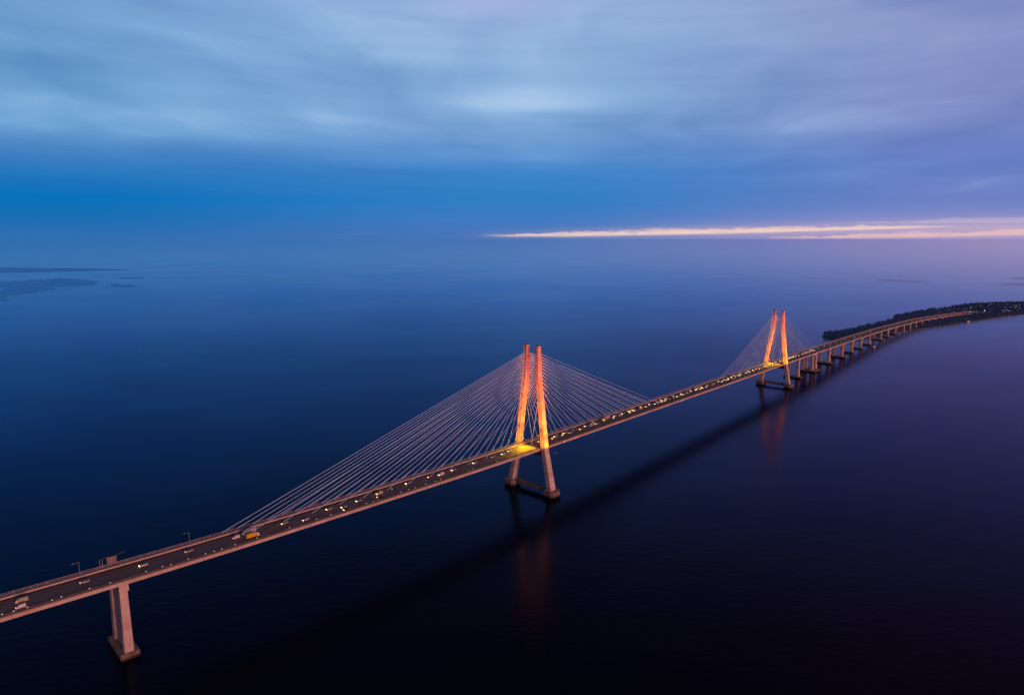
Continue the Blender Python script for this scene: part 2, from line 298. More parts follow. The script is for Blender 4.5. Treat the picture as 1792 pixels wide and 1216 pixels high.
def water_mat():
    m = bpy.data.materials.new('dusk_water'); m.use_nodes = True; t = m.node_tree; t.nodes.clear(); g = G(t)
    tc = g.n('ShaderNodeTexCoord').outputs['Object']
    mp = g.n('ShaderNodeMapping'); g.put(mp.inputs[0], tc); mp.inputs['Rotation'].default_value = (0, 0, R(8)); mp.inputs['Scale'].default_value = (0.45, 1.0, 1.0)
    n1 = g.noise(mp.outputs[0], 0.16, 4, 0.65, 0.4); n3 = g.noise(tc, 0.0016, 2, 0.6, 0.5)
    bp = g.n('ShaderNodeBump'); bp.inputs['Strength'].default_value = 0.12; bp.inputs['Distance'].default_value = 1.0
    g.put(bp.inputs['Height'], n1)
    fr = g.n('ShaderNodeFresnel'); fr.inputs[0].default_value = 1.30; g.put(fr.inputs['Normal'], bp.outputs[0])
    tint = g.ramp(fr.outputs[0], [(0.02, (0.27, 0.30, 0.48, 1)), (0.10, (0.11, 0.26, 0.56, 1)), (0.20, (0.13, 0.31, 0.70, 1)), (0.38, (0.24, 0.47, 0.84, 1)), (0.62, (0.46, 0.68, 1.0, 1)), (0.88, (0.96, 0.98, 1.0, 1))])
    sp = g.n('ShaderNodeSeparateXYZ'); g.put(sp.inputs[0], tc)
    bear = g.m('MULTIPLY', g.m('ARCTAN2', sp.outputs[0], sp.outputs[1]), 180 / pi)
    # reflected sky colour painted in by bearing: bluer to the left, redder right
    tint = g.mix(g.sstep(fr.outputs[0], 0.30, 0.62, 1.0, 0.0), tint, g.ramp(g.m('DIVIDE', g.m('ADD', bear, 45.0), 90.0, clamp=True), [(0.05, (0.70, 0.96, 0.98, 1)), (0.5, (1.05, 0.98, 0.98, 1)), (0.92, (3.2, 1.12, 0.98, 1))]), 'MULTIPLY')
    wind = g.noise(mp.outputs[0], 0.0035, 4, 0.6, 1.2)
    wv = g.sstep(wind, 0.3, 0.7, 0.94, 1.05)
    tint = g.mix(1.0, tint, g.xyz(wv, wv, wv), 'MULTIPLY')
    gl = g.n('ShaderNodeBsdfGlossy'); g.put(gl.inputs['Color'], tint); g.put(gl.inputs['Normal'], bp.outputs[0])
    g.put(gl.inputs['Roughness'], g.sstep(n3, 0.3, 0.7, 0.17, 0.23))
    df = g.n('ShaderNodeBsdfDiffuse'); df.inputs[0].default_value = (0.003, 0.004, 0.010, 1)
    mx = g.n('ShaderNodeMixShader'); g.put(mx.inputs[0], fr.outputs[0]); t.links.new(df.outputs[0], mx.inputs[1]); t.links.new(gl.outputs[0], mx.inputs[2])
    # haze painted as emission over the far water, bluer left, rosier towards the afterglow
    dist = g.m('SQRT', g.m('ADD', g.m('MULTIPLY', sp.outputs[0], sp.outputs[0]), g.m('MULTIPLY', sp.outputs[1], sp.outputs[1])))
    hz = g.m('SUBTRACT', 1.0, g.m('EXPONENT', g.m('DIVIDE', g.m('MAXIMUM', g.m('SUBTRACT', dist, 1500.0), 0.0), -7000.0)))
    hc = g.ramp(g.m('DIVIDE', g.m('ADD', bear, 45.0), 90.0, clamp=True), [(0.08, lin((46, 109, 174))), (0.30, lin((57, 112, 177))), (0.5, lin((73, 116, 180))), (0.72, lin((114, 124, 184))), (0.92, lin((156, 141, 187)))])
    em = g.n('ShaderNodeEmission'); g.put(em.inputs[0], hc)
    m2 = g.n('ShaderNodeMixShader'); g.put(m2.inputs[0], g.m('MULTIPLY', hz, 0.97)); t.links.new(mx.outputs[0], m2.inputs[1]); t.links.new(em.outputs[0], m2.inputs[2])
    m.cycles.emission_sampling = 'NONE'
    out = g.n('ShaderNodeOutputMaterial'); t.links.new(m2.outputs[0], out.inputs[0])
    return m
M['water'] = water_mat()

# ------------------------------------------------------------------ mesh helper
class MB:
    def __init__(s): s.v = []; s.f = []; s.mi = []; s.uv = None
    def add(s, vs, fs, mi=0):
        o = len(s.v); s.v += [tuple(p) for p in vs]; s.f += [tuple(o + i for i in f) for f in fs]; s.mi += [mi] * len(fs)
    def box(s, c, size, rot=0.0, mi=0, taper=1.0, taper_y=None):
        hx, hy, hz = size[0] / 2, size[1] / 2, size[2] / 2; ty = taper if taper_y is None else taper_y
        vs = []
        for sx, sy, sz in ((-1, -1, -1), (1, -1, -1), (1, 1, -1), (-1, 1, -1), (-1, -1, 1), (1, -1, 1), (1, 1, 1), (-1, 1, 1)):
            a = hx * sx * (taper if sz > 0 else 1); b = hy * sy * (ty if sz > 0 else 1)
            vs.append((c[0] + a * cos(rot) - b * sin(rot), c[1] + a * sin(rot) + b * cos(rot), c[2] + hz * sz))
        s.add(vs, [(0, 3, 2, 1), (4, 5, 6, 7), (0, 1, 5, 4), (1, 2, 6, 5), (2, 3, 7, 6), (3, 0, 4, 7)], mi)
    def tube(s, a, b, r, n=6, r2=None, mi=0, caps=True):
        a = Vector(a); b = Vector(b); d = (b - a).normalized(); r2 = r if r2 is None else r2
        u = d.orthogonal().normalized(); w = d.cross(u); vs = []
        for p, rr in ((a, r), (b, r2)):
            for i in range(n):
                t = 2 * pi * i / n; vs.append(p + u * (rr * cos(t)) + w * (rr * sin(t)))
        fs = [(i, (i + 1) % n, n + (i + 1) % n, n + i) for i in range(n)]
        if caps: fs += [tuple(range(n - 1, -1, -1)), tuple(range(n, 2 * n))]
        s.add(vs, fs, mi)
    def loft(s, rings, mi=0, caps=True):
        n = len(rings[0]); vs = [p for r in rings for p in r]; fs = []
        for k in range(len(rings) - 1):
            for i in range(n): fs.append((k * n + i, k * n + (i + 1) % n, (k + 1) * n + (i + 1) % n, (k + 1) * n + i))
        if caps: fs += [tuple(range(n - 1, -1, -1)), tuple((len(rings) - 1) * n + i for i in range(n))]
        s.add(vs, fs, mi)
    def build(s, name, mats, parent=None, loc=None):
        me = bpy.data.meshes.new(name); me.from_pydata(s.v, [], s.f)
        for m in (mats if isinstance(mats, (list, tuple)) else [mats]): me.materials.append(m)
        me.polygons.foreach_set('material_index', s.mi)
        if s.uv:
            ul = me.uv_layers.new(name='UVMap')
            for lp in me.loops: ul.data[lp.index].uv = s.uv[lp.vertex_index]
        me.update(); o = bpy.data.objects.new(name, me); col.objects.link(o)
        if parent: o.parent = parent
        if loc is not None: o.location = loc
        return o

def tag(o, label=None, cat=None, group=None, kind=None):
    if label: o['label'] = label
    if cat: o['category'] = cat
    if group: o['group'] = group
    if kind: o['kind'] = kind
    return o
def empty(name, loc=(0, 0, 0), rz=0.0, parent=None):
    o = bpy.data.objects.new(name, None); o.empty_display_size = 1; col.objects.link(o); o.location = loc; o.rotation_euler = (0, 0, rz)
    if parent: o.parent = parent
    return o
def copy_tree(o, parent=None):
    c = o.copy(); col.objects.link(c); c.parent = parent
    for ch in list(o.children): copy_tree(ch, c)
    return c

# ------------------------------------------------------------------ water and sky-line land
def water():
    mb = MB(); n = 72; c0 = Vector((300, 700, 0)); rs = [0, 400, 900, 1800, 3600, 7000, 14000, 28000, 56000, 110000, 190000]
    mb.v.append(tuple(c0))
    for r in rs[1:]:
        for i in range(n): mb.v.append((c0.x + r * cos(2 * pi * i / n), c0.y + r * sin(2 * pi * i / n), 0))
    for i in range(n): mb.f.append((0, 1 + i, 1 + (i + 1) % n)); mb.mi.append(0)
    for k in range(len(rs) - 2):
        for i in range(n):
            a = 1 + k * n; b = a + n
            mb.f.append((a + i, b + i, b + (i + 1) % n, a + (i + 1) % n)); mb.mi.append(0)
    o = mb.build('water', M['water']); tag(o, kind='structure')
water()

# ------------------------------------------------------------------ bridge axis
ctrl = [(-260, 1140, 48.5), (0, 1063, 48), (175, 1013.5, 47.4), (350, 962, 46.6), (600, 885, 45.4), (900, 790.0, 44), (1080, 729, 42.6), (1240, 675.3, 40.3), (1330, 645.0, 38.3), (1420, 614.6, 35), (1460, 601.2, 32),
        (1500, 588.6, 28.2), (1530, 579.2, 25.2), (1560, 571, 22), (1600, 561.0, 18.5), (1640, 554.0, 16), (1690, 547.8, 13), (1722, 545.2, 9)]
P = [ground(*c) for c in ctrl]
def catmull(P, n=24):
    out = []
    for i in range(len(P) - 1):
        a = P[max(i - 1, 0)]; b = P[i]; c = P[i + 1]; d = P[min(i + 2, len(P) - 1)]
        for k in range(n):
            t = k / n
            out.append(0.5 * ((2 * b) + (c - a) * t + (2 * a - 5 * b + 4 * c - d) * t * t + (3 * b - a - 3 * c + d) * t ** 3))
    out.append(P[-1]); return out
raw = catmull(P)
def resample(pts, step):
    out = [pts[0].copy()]; acc = 0.0
    for a, b in zip(pts, pts[1:]):
        d = (b - a).length
        while acc + d >= step:
            t = (step - acc) / d; a = a.lerp(b, t); out.append(a.copy()); d = (b - a).length; acc = 0.0
        acc += d
    return out
STEP = 8.0
AX = resample(raw, STEP)
for _ in range(60):       # fair the curve
    AX = [AX[0]] + [(AX[i - 1] + AX[i] * 2 + AX[i + 1]) / 4 for i in range(1, len(AX) - 1)] + [AX[-1]]
AX = resample(AX, STEP); NS = len(AX)
def at(s, off=0.0, dz=0.0):
    f = min(max(s / STEP, 0), NS - 1.001); i = int(f); p = AX[i].lerp(AX[i + 1], f - i)
    d = (AX[min(i + 2, NS - 1)] - AX[max(i - 1, 0)]); d.z = 0; d.normalize(); n = Vector((-d.y, d.x, 0))
    return p + n * off + Vector((0, 0, dz))
def heading(s):
    i = int(min(max(s / STEP, 1), NS - 3)); d = AX[i + 2] - AX[i - 1]; return atan2(d.y, d.x)
def s_of(x, off=0.0, dz=0.0):
    lo, hi = 0.0, (NS - 2) * STEP
    for _ in range(50):
        mid = (lo + hi) / 2
        if seen(at(mid, off, dz))[0] < x: lo = mid
        else: hi = mid
    return (lo + hi) / 2
def locate(x, y, dz=0.7):
    "bridge station and offset under a photo point"
    best = None
    off = 0.0
    for _ in range(12):
        s = s_of(x, off, dz); yy = seen(at(s, off, dz))[1]; y2 = seen(at(s_of(x, off + 1, dz), off + 1, dz))[1]
        off += max(-6, min(6, (y - yy) / (y2 - yy)))
    return s_of(x, off, dz), off
SEND = (NS - 2) * STEP
HW = 13.2

bridge = empty('cable_stayed_bridge', at(0) * 1.0)
bridge.location = (0, 0, 0)
tag(bridge, 'long two-tower cable-stayed road bridge crossing dark water to a wooded headland', 'bridge')

def sweep(name, profile, mat, s0=0.0, s1=None, step=STEP, uv=False, closed=True, parent=bridge):
    "profile: list of (offset, dz) run along the axis"
    s1 = SEND if s1 is None else s1; mb = MB(); n = len(profile); k = max(1, int((s1 - s0) / step)); uvs = []
    for i in range(k + 1):
        s = s0 + (s1 - s0) * i / k
        for off, dz in profile: mb.v.append(tuple(at(s, off, dz))); uvs.append((s, off))
    for i in range(k):
        for j in range(n if closed else n - 1):
            a = i * n + j; b = i * n + (j + 1) % n
            mb.f.append((a, a + n, b + n, b) if False else (a, b, b + n, a + n)); mb.mi.append(0)
    if closed: mb.f += [tuple(range(n)), tuple(k * n + q for q in range(n - 1, -1, -1))]; mb.mi += [0, 0]
    if uv: mb.uv = uvs
    return mb.build(name, mat, parent)

# cross-section: near edge at negative offsets (towards the camera), far walkway at positive
sweep('road_surface', [(-9.2, 0.0), (9.6, 0.0)], M['road'], uv=True, closed=False)
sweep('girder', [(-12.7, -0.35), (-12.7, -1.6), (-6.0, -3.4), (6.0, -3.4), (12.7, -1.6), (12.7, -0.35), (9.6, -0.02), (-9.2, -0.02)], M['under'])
w = sweep('walkway', [(-9.75, 0.0), (-9.75, 0.12), (-12.6, 0.12), (-12.6, 0.0)], M['walk'])
sweep('walkway', [(10.1, 0.0), (10.1, 0.12), (12.6, 0.12), (12.6, 0.0)], M['walk'])
sweep('edge_beam', [(-12.65, -1.7), (-13.2, -1.7), (-13.2, 0.3), (-12.65, 0.3)], M['fascia'], uv=True)
sweep('edge_beam', [(12.65, -1.9), (13.2, -1.9), (13.2, 0.35), (12.65, 0.35)], M['fascia'], uv=True)
sweep('crash_barrier', [(9.65, 0.0), (9.72, 0.95), (9.98, 0.95), (10.05, 0.0)], M['rail'])
sweep('crash_barrier', [(-9.7, 0.0), (-9.63, 0.5), (-9.37, 0.5), (-9.3, 0.0)], M['under'])
def handrail(off, s0, s1, h, r):
    mb = MB(); s = s0
    while s < s1 - 8:
        a, b = at(s, off), at(s + 8, off)
        for hh in (h, h * 0.55): mb.tube(a + Vector((0, 0, hh)), b + Vector((0, 0, hh)), r, 4, caps=False)
        p = at(s, off); mb.tube(p + Vector((0, 0, 0.3)), p + Vector((0, 0, h)), r * 0.6, 4, caps=False)
        s += 8
    mb.build('handrail', M['rail'], bridge)
handrail(12.9, 8, SEND - 8, 1.9, 0.12)
handrail(-12.9, 8, SEND - 8, 1.0, 0.05)

# ------------------------------------------------------------------ towers
def interp(L, z):
    for (z0, *a), (z1, *b) in zip(L, L[1:]):
        if z <= z1: t = (z - z0) / (z1 - z0); return [p + (q - p) * t for p, q in zip(a, b)]
    return list(L[-1][1:])
def leg_mesh(base, ang, prof, side):
    "prof rows: z, offset, size along the road, size across"
    d = Vector((cos(ang), sin(ang), 0)); n = Vector((-sin(ang), cos(ang), 0)); mb = MB(); rings = []
    zs = [prof[0][0] + (prof[-1][0] - prof[0][0]) * i / 26 for i in range(27)]
    for z in zs:
        o, a, b = interp(prof, z); c = base + n * (side * o); ch = 0.55
        pts = [(-a / 2 + ch, -b / 2), (a / 2 - ch, -b / 2), (a / 2, -b / 2 + ch), (a / 2, b / 2 - ch), (a / 2 - ch, b / 2), (-a / 2 + ch, b / 2), (-a / 2, b / 2 - ch), (-a / 2, -b / 2 + ch)]
        rings.append([Vector((c.x, c.y, z)) + d * p + n * q for p, q in pts])
    mb.loft(rings); return mb
def block_mesh(c, ang, la, lb, z0, z1, ch, top=0.93):
    d = Vector((cos(ang), sin(ang), 0)); n = Vector((-sin(ang), cos(ang), 0)); mb = MB(); rings = []
    for z, k in ((z0, 1.0), (z0 + (z1 - z0) * 0.55, 1.0), (z0 + (z1 - z0) * 0.56, 1.035), (z1 - 0.6, 1.035), (z1, top)):
        a, b = la / 2 * k, lb / 2 * k
        pts = [(-a + ch, -b), (a - ch, -b), (a, -b + ch), (a, b - ch), (a - ch, b), (-a + ch, b), (-a, b - ch), (-a, -b + ch)]
        rings.append([Vector((c.x, c.y, z)) + d * p + n * q for p, q in pts])
    mb.loft(rings); return mb

SODIUM = (1.0, 0.33, 0.008)
TOW = []
def tower(xpix, prof, top, feet_off, label, ncab, sL, sR, zA, flood, tag_cables):
    s = s_of(xpix); base = at(s); base.z = 0; ang = heading(s); d = Vector((cos(ang), sin(ang), 0)); n = Vector((-sin(ang), cos(ang), 0))
    zd = at(s).z
    root = empty('tower', (0, 0, 0), parent=bridge); root['label'] = label
    for side in (-1, 1):
        leg_mesh(base, ang, prof, side).build('leg', M['concrete'], root)
        block_mesh(base + n * (side * feet_off), ang, 13.5, 13.0, -4, 6.0, 2.8).build('footing', M['footing'], root)
        o, a, b = interp(prof, top); p = base + n * (side * o)
        mb = MB(); mb.tube((p.x, p.y, top), (p.x, p.y, top + 3.0), 0.16, 5); mb.box((p.x, p.y, top + 0.5), (a * 0.6, b * 0.6, 1.0), ang)
        mb.tube((p.x + 0.8, p.y, top), (p.x + 0.8, p.y, top + 1.8), 0.12, 5)
        mb.build('beacon_mast', M['steel'], root)
    # strut between the footings and the deck crossbeam
    mb = MB(); c0 = base; mb.box((c0.x, c0.y, 4.6), (5.2, 2 * feet_off - 11.5, 3.6), ang, taper=0.9, taper_y=1.0); mb.build('strut', M['footing'], root)
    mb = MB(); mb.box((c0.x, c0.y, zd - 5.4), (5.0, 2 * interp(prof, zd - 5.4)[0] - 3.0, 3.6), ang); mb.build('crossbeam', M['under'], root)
    TOW.append(dict(s=s, base=base, ang=ang, d=d, n=n, zd=zd, prof=prof, root=root, top=top))
    cables = []
    for side, off in ((1, 10.3), (-1, -9.95)):
        for dirn, reach in ((-1, sL), (1, sR)):
            nn = ncab if side > 0 else (ncab + 1) // 2
            for i in range(nn):
                f = i / (nn - 1); z = zA[0] + (zA[1] - zA[0]) * f ** 0.8
                o = interp(prof, z)[0]; p = base + n * (side * (o - 0.3)) + d * (dirn * interp(prof, z)[1] * 0.42); p.z = z
                r0 = 13 + (reach - 13) * f; e = at(s + dirn * r0, off, 0.9)
                cables.append((p, e))
    return cables

prof1 = [(4, 24.8, 7.4, 6.0), (44, 16.2, 6.4, 5.2), (113, 8.0, 5.3, 4.6), (141, 6.9, 4.6, 4.4)]
prof2 = [(4, 22.6, 7.0, 5.8), (37, 16.3, 6.4, 5.2), (96, 8.2, 5.2, 4.5), (124, 6.6, 4.4, 4.3)]
XT1, XT2 = 930.5, 1357.5
sT1 = s_of(XT1); sT2 = s_of(XT2)
c1 = tower(XT1, prof1, 141, 24.8, None, 28, sT1 - s_of(386), s_of(1147) - sT1, (93, 134), 1, True)
c2 = tower(XT2, prof2, 124, 22.6, None, 22, sT2 - s_of(1272), s_of(1424) - sT2, (80, 118), 1, False)
TOW[0]['root']['label'] = 'nearer and larger A-shaped tower, lit orange above the road'
TOW[1]['root']['label'] = 'farther, smaller-looking A-shaped tower, lit orange above the road'
for k_, (a, b) in enumerate(c1):
    mb = MB(); near_side = k_ >= 56
    f_ = min(0.35, (5.0 if near_side else 1.6) / (a.z - b.z)); q_ = b.lerp(a, f_)
    mb.tube(a, q_, 0.24 if not near_side else 0.21, 6); mb.tube(q_, b, 0.16, 5, mi=1); mb.build('stay_cable', [M['cable'], M['cable_fade']], bridge)
mb = MB()
for a, b in c2: mb.tube(a, b, 0.25, 5, caps=False)
o = mb.build('stay_cables', M['cable'], bridge); o['kind'] = 'stuff'

# ------------------------------------------------------------------ piers
def pier(s, cols, foot, w_top=4.6, wide=5.2, z_foot=4.0, spread=0.0, cap=True, name='pier', fch=1.6):
    p = at(s); ang = heading(s); d = Vector((cos(ang), sin(ang), 0)); n = Vector((-sin(ang), cos(ang), 0)); zt = p.z - 3.45
    base = Vector((p.x, p.y, 0)); root = empty(name, (0, 0, 0), parent=bridge)
    for o0, o1, sh in cols:
        mb = MB(); rings = []
        for i in range(7):
            f = i / 6; z = z_foot - 0.3 + (zt - 1.6 - z_foot + 0.3) * f; o = o0 + (o1 - o0) * f; c = base + n * o + d * sh; k = 1.22 - 0.22 * f
            a, b = w_top * k / 2, wide * k / 2; ch = 0.4
            pts = [(-a + ch, -b), (a - ch, -b), (a, -b + ch), (a, b - ch), (a - ch, b), (-a + ch, b), (-a, b - ch), (-a, -b + ch)]
            rings.append([Vector((c.x, c.y, z)) + d * u + n * v for u, v in pts])
        mb.loft(rings); mb.build('column', M['concrete'], root)
    if cap:
        mb = MB(); ext = max(abs(c[1]) for c in cols) + wide / 2 + 0.4; sh = [c[2] for c in cols]; lw = max(sh) - min(sh) + w_top + 0.5
        cc = base + d * ((max(sh) + min(sh)) / 2)
        mb.box((cc.x, cc.y, zt - 0.5), (lw, 2 * ext, 2.3), ang); mb.build('cap_beam', M['concrete'], root)
    if foot:
        sh = [c[2] for c in cols]; cc = base + d * ((max(sh) + min(sh)) / 2)
        block_mesh(cc, ang, max(sh) - min(sh) + foot[0], foot[1], -4, z_foot, fch, 0.97).build('footing', M['footing'], root)
    return root
# the tall pier near the left edge, with a bracket under the near edge
sP = s_of(214, -11)
r = pier(sP, [(-9.6, -9.4, 0), (9.6, 9.4, 0)], (10.0, 27), 4.2, 4.6, 4.0, fch=0.5)
r['label'] = 'tall twin-column pier standing on its own below the near end of the road'
p = at(sP); ang = heading(sP); n_ = Vector((-sin(ang), cos(ang), 0))
mb = MB(); mb.box((p.x, p.y, (p.z - 5 + 3.6) / 2), (2.6, 15.6, p.z - 5 - 3.6), ang); mb.build('web_wall', M['concrete'], r)
mb = MB(); c = p - n_ * 12.35; mb.box((c.x - cos(ang) * 0.9, c.y - sin(ang) * 0.9, 8.0), (1.2, 0.6, 9.0), ang); mb.box((c.x + cos(ang) * 1.1, c.y + sin(ang) * 1.1, 8.0), (1.2, 0.6, 9.0), ang); mb.build('ladder_cage', M['rail'], r)
for sd in (-1, 1):
    mb = MB(); c = p + n_ * (sd * 10.6); mb.box((c.x, c.y, p.z - 3.6), (5.0, 4.8, 4.6), ang, taper=1.0); mb.build('bracket', M['concrete'], r)
for k, xp in enumerate([1396, 1450, 1473, 1490, 1506, 1521, 1541, 1553, 1566, 1581, 1592, 1602, 1613, 1624, 1636, 1648]):
    s = s_of(xp, -6)
    wet = xp < 1575
    pier(s, [(-7.6, -7.2, 0), (7.6, 7.2, 0)], ((9, 30) if xp < 1480 else (7.5, 24)) if wet else None, 4.4 if xp < 1500 else 3.6, 4.8 if xp < 1500 else 4.0, 3.4 if wet else 1.0)
s = s_of(1423, -6)
pier(s, [(-8, -7.4, -9), (8, 7.4, -9), (-8, -7.4, 9), (8, 7.4, 9)], (11, 32), 4.4, 4.6, 3.4)

# ------------------------------------------------------------------ floodlights (lit in the photograph)
def spot(parent, loc, aim, power, size, colr, blend=0.7, rad=0.5):
    ld = bpy.data.lights.new('flood_beam', 'SPOT'); ld.energy = power; ld.spot_size = R(size); ld.spot_blend = blend; ld.color = colr; ld.shadow_soft_size = rad
    lo = bpy.data.objects.new('flood_beam', ld); col.objects.link(lo); lo.location = loc
    lo.rotation_euler = (Vector(aim) - Vector(loc)).to_track_quat('-Z', 'Y').to_euler(); return lo
def floodlight(loc, aim, label, group, arm=None):
    d = (Vector(aim) - Vector(loc)).normalized(); q = d.to_track_quat('Z', 'Y')
    root = empty('floodlight', loc); root.rotation_euler = q.to_euler(); tag(root, label, 'floodlight', group)
    mb = MB(); rings = [[Vector((r * cos(2 * pi * i / 10), r * sin(2 * pi * i / 10), z)) for i in range(10)] for r, z in ((0.25, -0.7), (0.5, -0.4), (0.62, 0.3))]
    mb.loft(rings); mb.build('housing', M['steel'], root)
    mb = MB(); rings = [[Vector((0.56 * cos(2 * pi * i / 10), 0.56 * sin(2 * pi * i / 10), z)) for i in range(10)] for z in (0.302, 0.36)]
    mb.loft(rings); mb.build('lens', M['flood'], root)
    if arm is not None:
        mb = MB(); inv = root.matrix_basis.inverted(); mb.tube(inv @ Vector(arm), Vector((0, 0, -0.6)), 0.14, 6); mb.build('bracket_arm', M['steel'], root)
    return root
for k, T in enumerate(TOW):
    nm = ('nearer', 'farther')[k]; zd = T['zd']; up = (T['top'] - zd) / 97.0
    def lamp(loc, arm, label, beams):
        aim0 = beams[0][0]
        floodlight(loc, aim0, label, 'tower floodlights', arm)
        for aim, power, size, colr in beams: spot(None, loc + (aim - loc).normalized() * 0.7, aim, power, size, colr, 1.0)
    def on_leg(side, z): q = T['base'] + T['n'] * (side * interp(T['prof'], z)[0]); q.z = z; return q
    AMB, ORG, RED = (1.0, 0.22, 0.0), (1.0, 0.16, 0.0), (1.0, 0.085, 0.004)
    hs = [zd + v * up for v in (10, 31, 53, 80)]
    for side, sn in ((-1, 'camera-side'), (1, 'sea-side')):
        # outer face of each leg, from a short arm beyond the deck edge
        loc = T['base'] + T['n'] * (side * 30.0); loc.z = zd - 1.0; arm = T['base'] + T['n'] * (side * 19.0); arm.z = zd - 2.0
        lamp(loc, arm, 'floodlight on an outrigger arm, %s of the %s tower' % (sn, nm),
             [(on_leg(side, hs[0]), 5.62e+04, 60, AMB), (on_leg(side, hs[1]), 1.77e+05, 36, AMB), (on_leg(side, hs[2]), 5.66e+05, 26, ORG), (on_leg(side, hs[3]), 8.43e+05, 22, RED)])
        # faces along the road, from the deck edge on either side
        for dr, rn in ((-1, 'left'), (1, 'right')):
            loc = T['base'] + T['n'] * (side * 16.5) + T['d'] * (dr * 30); loc.z = zd + 0.2
            arm = T['base'] + T['n'] * (side * 13.2) + T['d'] * (dr * 30); arm.z = zd - 0.6
            lamp(loc, arm, 'floodlight at the deck edge, %s, just %s of the %s tower' % (sn, rn, nm),
                 [(on_leg(side, hs[0]), 8.01e+04, 40, AMB), (on_leg(side, hs[1]), 1.77e+05, 26, AMB), (on_leg(side, hs[2]), 3.68e+05, 18, ORG), (on_leg(side, hs[3]), 5.63e+05, 14, RED)])
        # inner face, from the opposite leg
        loc = on_leg(-side, zd + 5) + T['n'] * (side * 4.2); arm = on_leg(-side, zd + 5.4) + T['n'] * (side * 2.2)
        lamp(loc, arm, 'floodlight on the inner side of the %s leg, %s tower, aimed at the other leg' % (('camera-side', 'sea-side')[side < 0], nm),
             [(on_leg(side, hs[0]), 6.41e+04, 60, AMB), (on_leg(side, hs[1]), 1.77e+05, 36, AMB), (on_leg(side, hs[2]), 5.66e+05, 24, ORG), (on_leg(side, hs[3]), 8.43e+05, 20, RED)])
    # yellow lamps on the inner leg faces washing the road
    for side in (-1, 1):
        z = zd + 9; o = interp(T['prof'], z)[0]
        loc = T['base'] + T['n'] * (side * (o - 3.4)) - T['d'] * 1.0; loc.z = z
        aim = T['base'] - T['d'] * 14 - T['n'] * (side * 3); aim.z = zd
        arm = T['base'] + T['n'] * (side * (o - 2.3)); arm.z = z + 0.3
        floodlight(loc, aim, 'yellow road lamp on the %s leg of the %s tower, shining down' % (('camera-side', 'sea-side')[side > 0], nm), 'road lamps on the towers', arm)
        spot(None, loc + (aim - loc).normalized() * 0.6, aim, 6e4, 100, (1.0, 0.52, 0.004), 1.0)

# ------------------------------------------------------------------ vehicles
def car_parts(kind):
    "returns dict part -> (MB, material key) for a vehicle facing -X, origin on the road"
    D = {}
    def shell(stn, z_of_w):
        rings = []
        for x, zb, zt, w in stn: rings.append([(x, -w, zb), (x, w, zb), (x, w * 1.0, zb + (zt - zb) * 0.6), (x, w * 0.86, zt), (x, -w * 0.86, zt), (x, -w, zb + (zt - zb) * 0.6)])
        mb = MB(); mb.loft(rings); return mb
    if kind == 'car':
        L = 4.6
        D['body'] = [(shell([(-2.3, 0.35, 0.70, 0.78), (-2.1, 0.25, 0.86, 0.9), (-0.9, 0.22, 1.0, 0.93), (1.4, 0.22, 1.02, 0.93), (2.15, 0.28, 1.0, 0.9), (2.3, 0.4, 0.85, 0.8)], 0), 'paint')]
        D['cabin'] = [(shell([(-1.0, 0.98, 1.02, 0.86), (-0.3, 0.98, 1.45, 0.8), (1.0, 0.98, 1.47, 0.8), (1.75, 0.98, 1.05, 0.84)], 0), 'glass')]
        hl = (-2.26, 0.62, 0.66); tl = (2.27, 0.66, 0.8); wh = (-1.4, 1.4, 0.33)
    elif kind == 'van':
        D['body'] = [(shell([(-2.6, 0.35, 0.9, 0.85), (-2.4, 0.28, 1.15, 0.95), (-1.7, 0.26, 1.3, 0.98), (-1.0, 0.26, 2.2, 0.98), (2.5, 0.26, 2.3, 0.98), (2.6, 0.4, 2.2, 0.95)], 0), 'paint')]
        mb = MB(); mb.add([(-1.72, -0.8, 1.34), (-1.72, 0.8, 1.34), (-1.05, 0.76, 2.12), (-1.05, -0.76, 2.12)], [(0, 1, 2, 3)]); D['windscreen'] = [(mb, 'glass')]
        hl = (-2.56, 0.66, 0.8); tl = (2.62, 0.8, 1.0); wh = (-1.7, 1.6, 0.36)
    else:
        D['cab'] = [(shell([(-4.6, 0.5, 1.4, 1.1), (-4.4, 0.45, 2.6, 1.18), (-3.9, 0.45, 3.0, 1.18), (-2.8, 0.45, 3.0, 1.18)], 0), 'cabpaint')]
        mb = MB(); mb.add([(-4.47, -0.95, 1.65), (-4.47, 0.95, 1.65), (-4.36, 0.95, 2.5), (-4.36, -0.95, 2.5)], [(0, 1, 2, 3)]); D['windscreen'] = [(mb, 'glass')]
        mb = MB(); mb.box((1.1, 0, 2.35), (7.2, 2.5, 2.9)); mb.box((1.1, 0, 0.8), (7.2, 0.9, 0.3)); D['cargo_box'] = [(mb, 'paint')]
        hl = (-4.6, 0.85, 0.95); tl = (4.72, 0.95, 1.0); wh = (-3.6, 3.2, 0.5)
    L = []
    for sy in (-1, 1):
        mb = MB(); mb.box((hl[0] - 0.06, sy * hl[1], hl[2]), (0.22, 0.34, 0.26)); L.append((mb, 'head'))
    D['headlight'] = L; L = []
    for sy in (-1, 1):
        mb = MB(); mb.box((tl[0], sy * tl[1], tl[2]), (0.1, 0.3, 0.18)); L.append((mb, 'tail'))
    D['taillight'] = L; L = []
    for wx in (wh[0], wh[1]):
        for sy in (-1, 1):
            mb = MB(); wy = sy * (0.82 if kind != 'truck' else 1.05); mb.tube((wx, wy - 0.12, wh[2]), (wx, wy + 0.12, wh[2]), wh[2], 12); L.append((mb, 'dark'))
    D['wheel'] = L
    return D
LAMP = {}
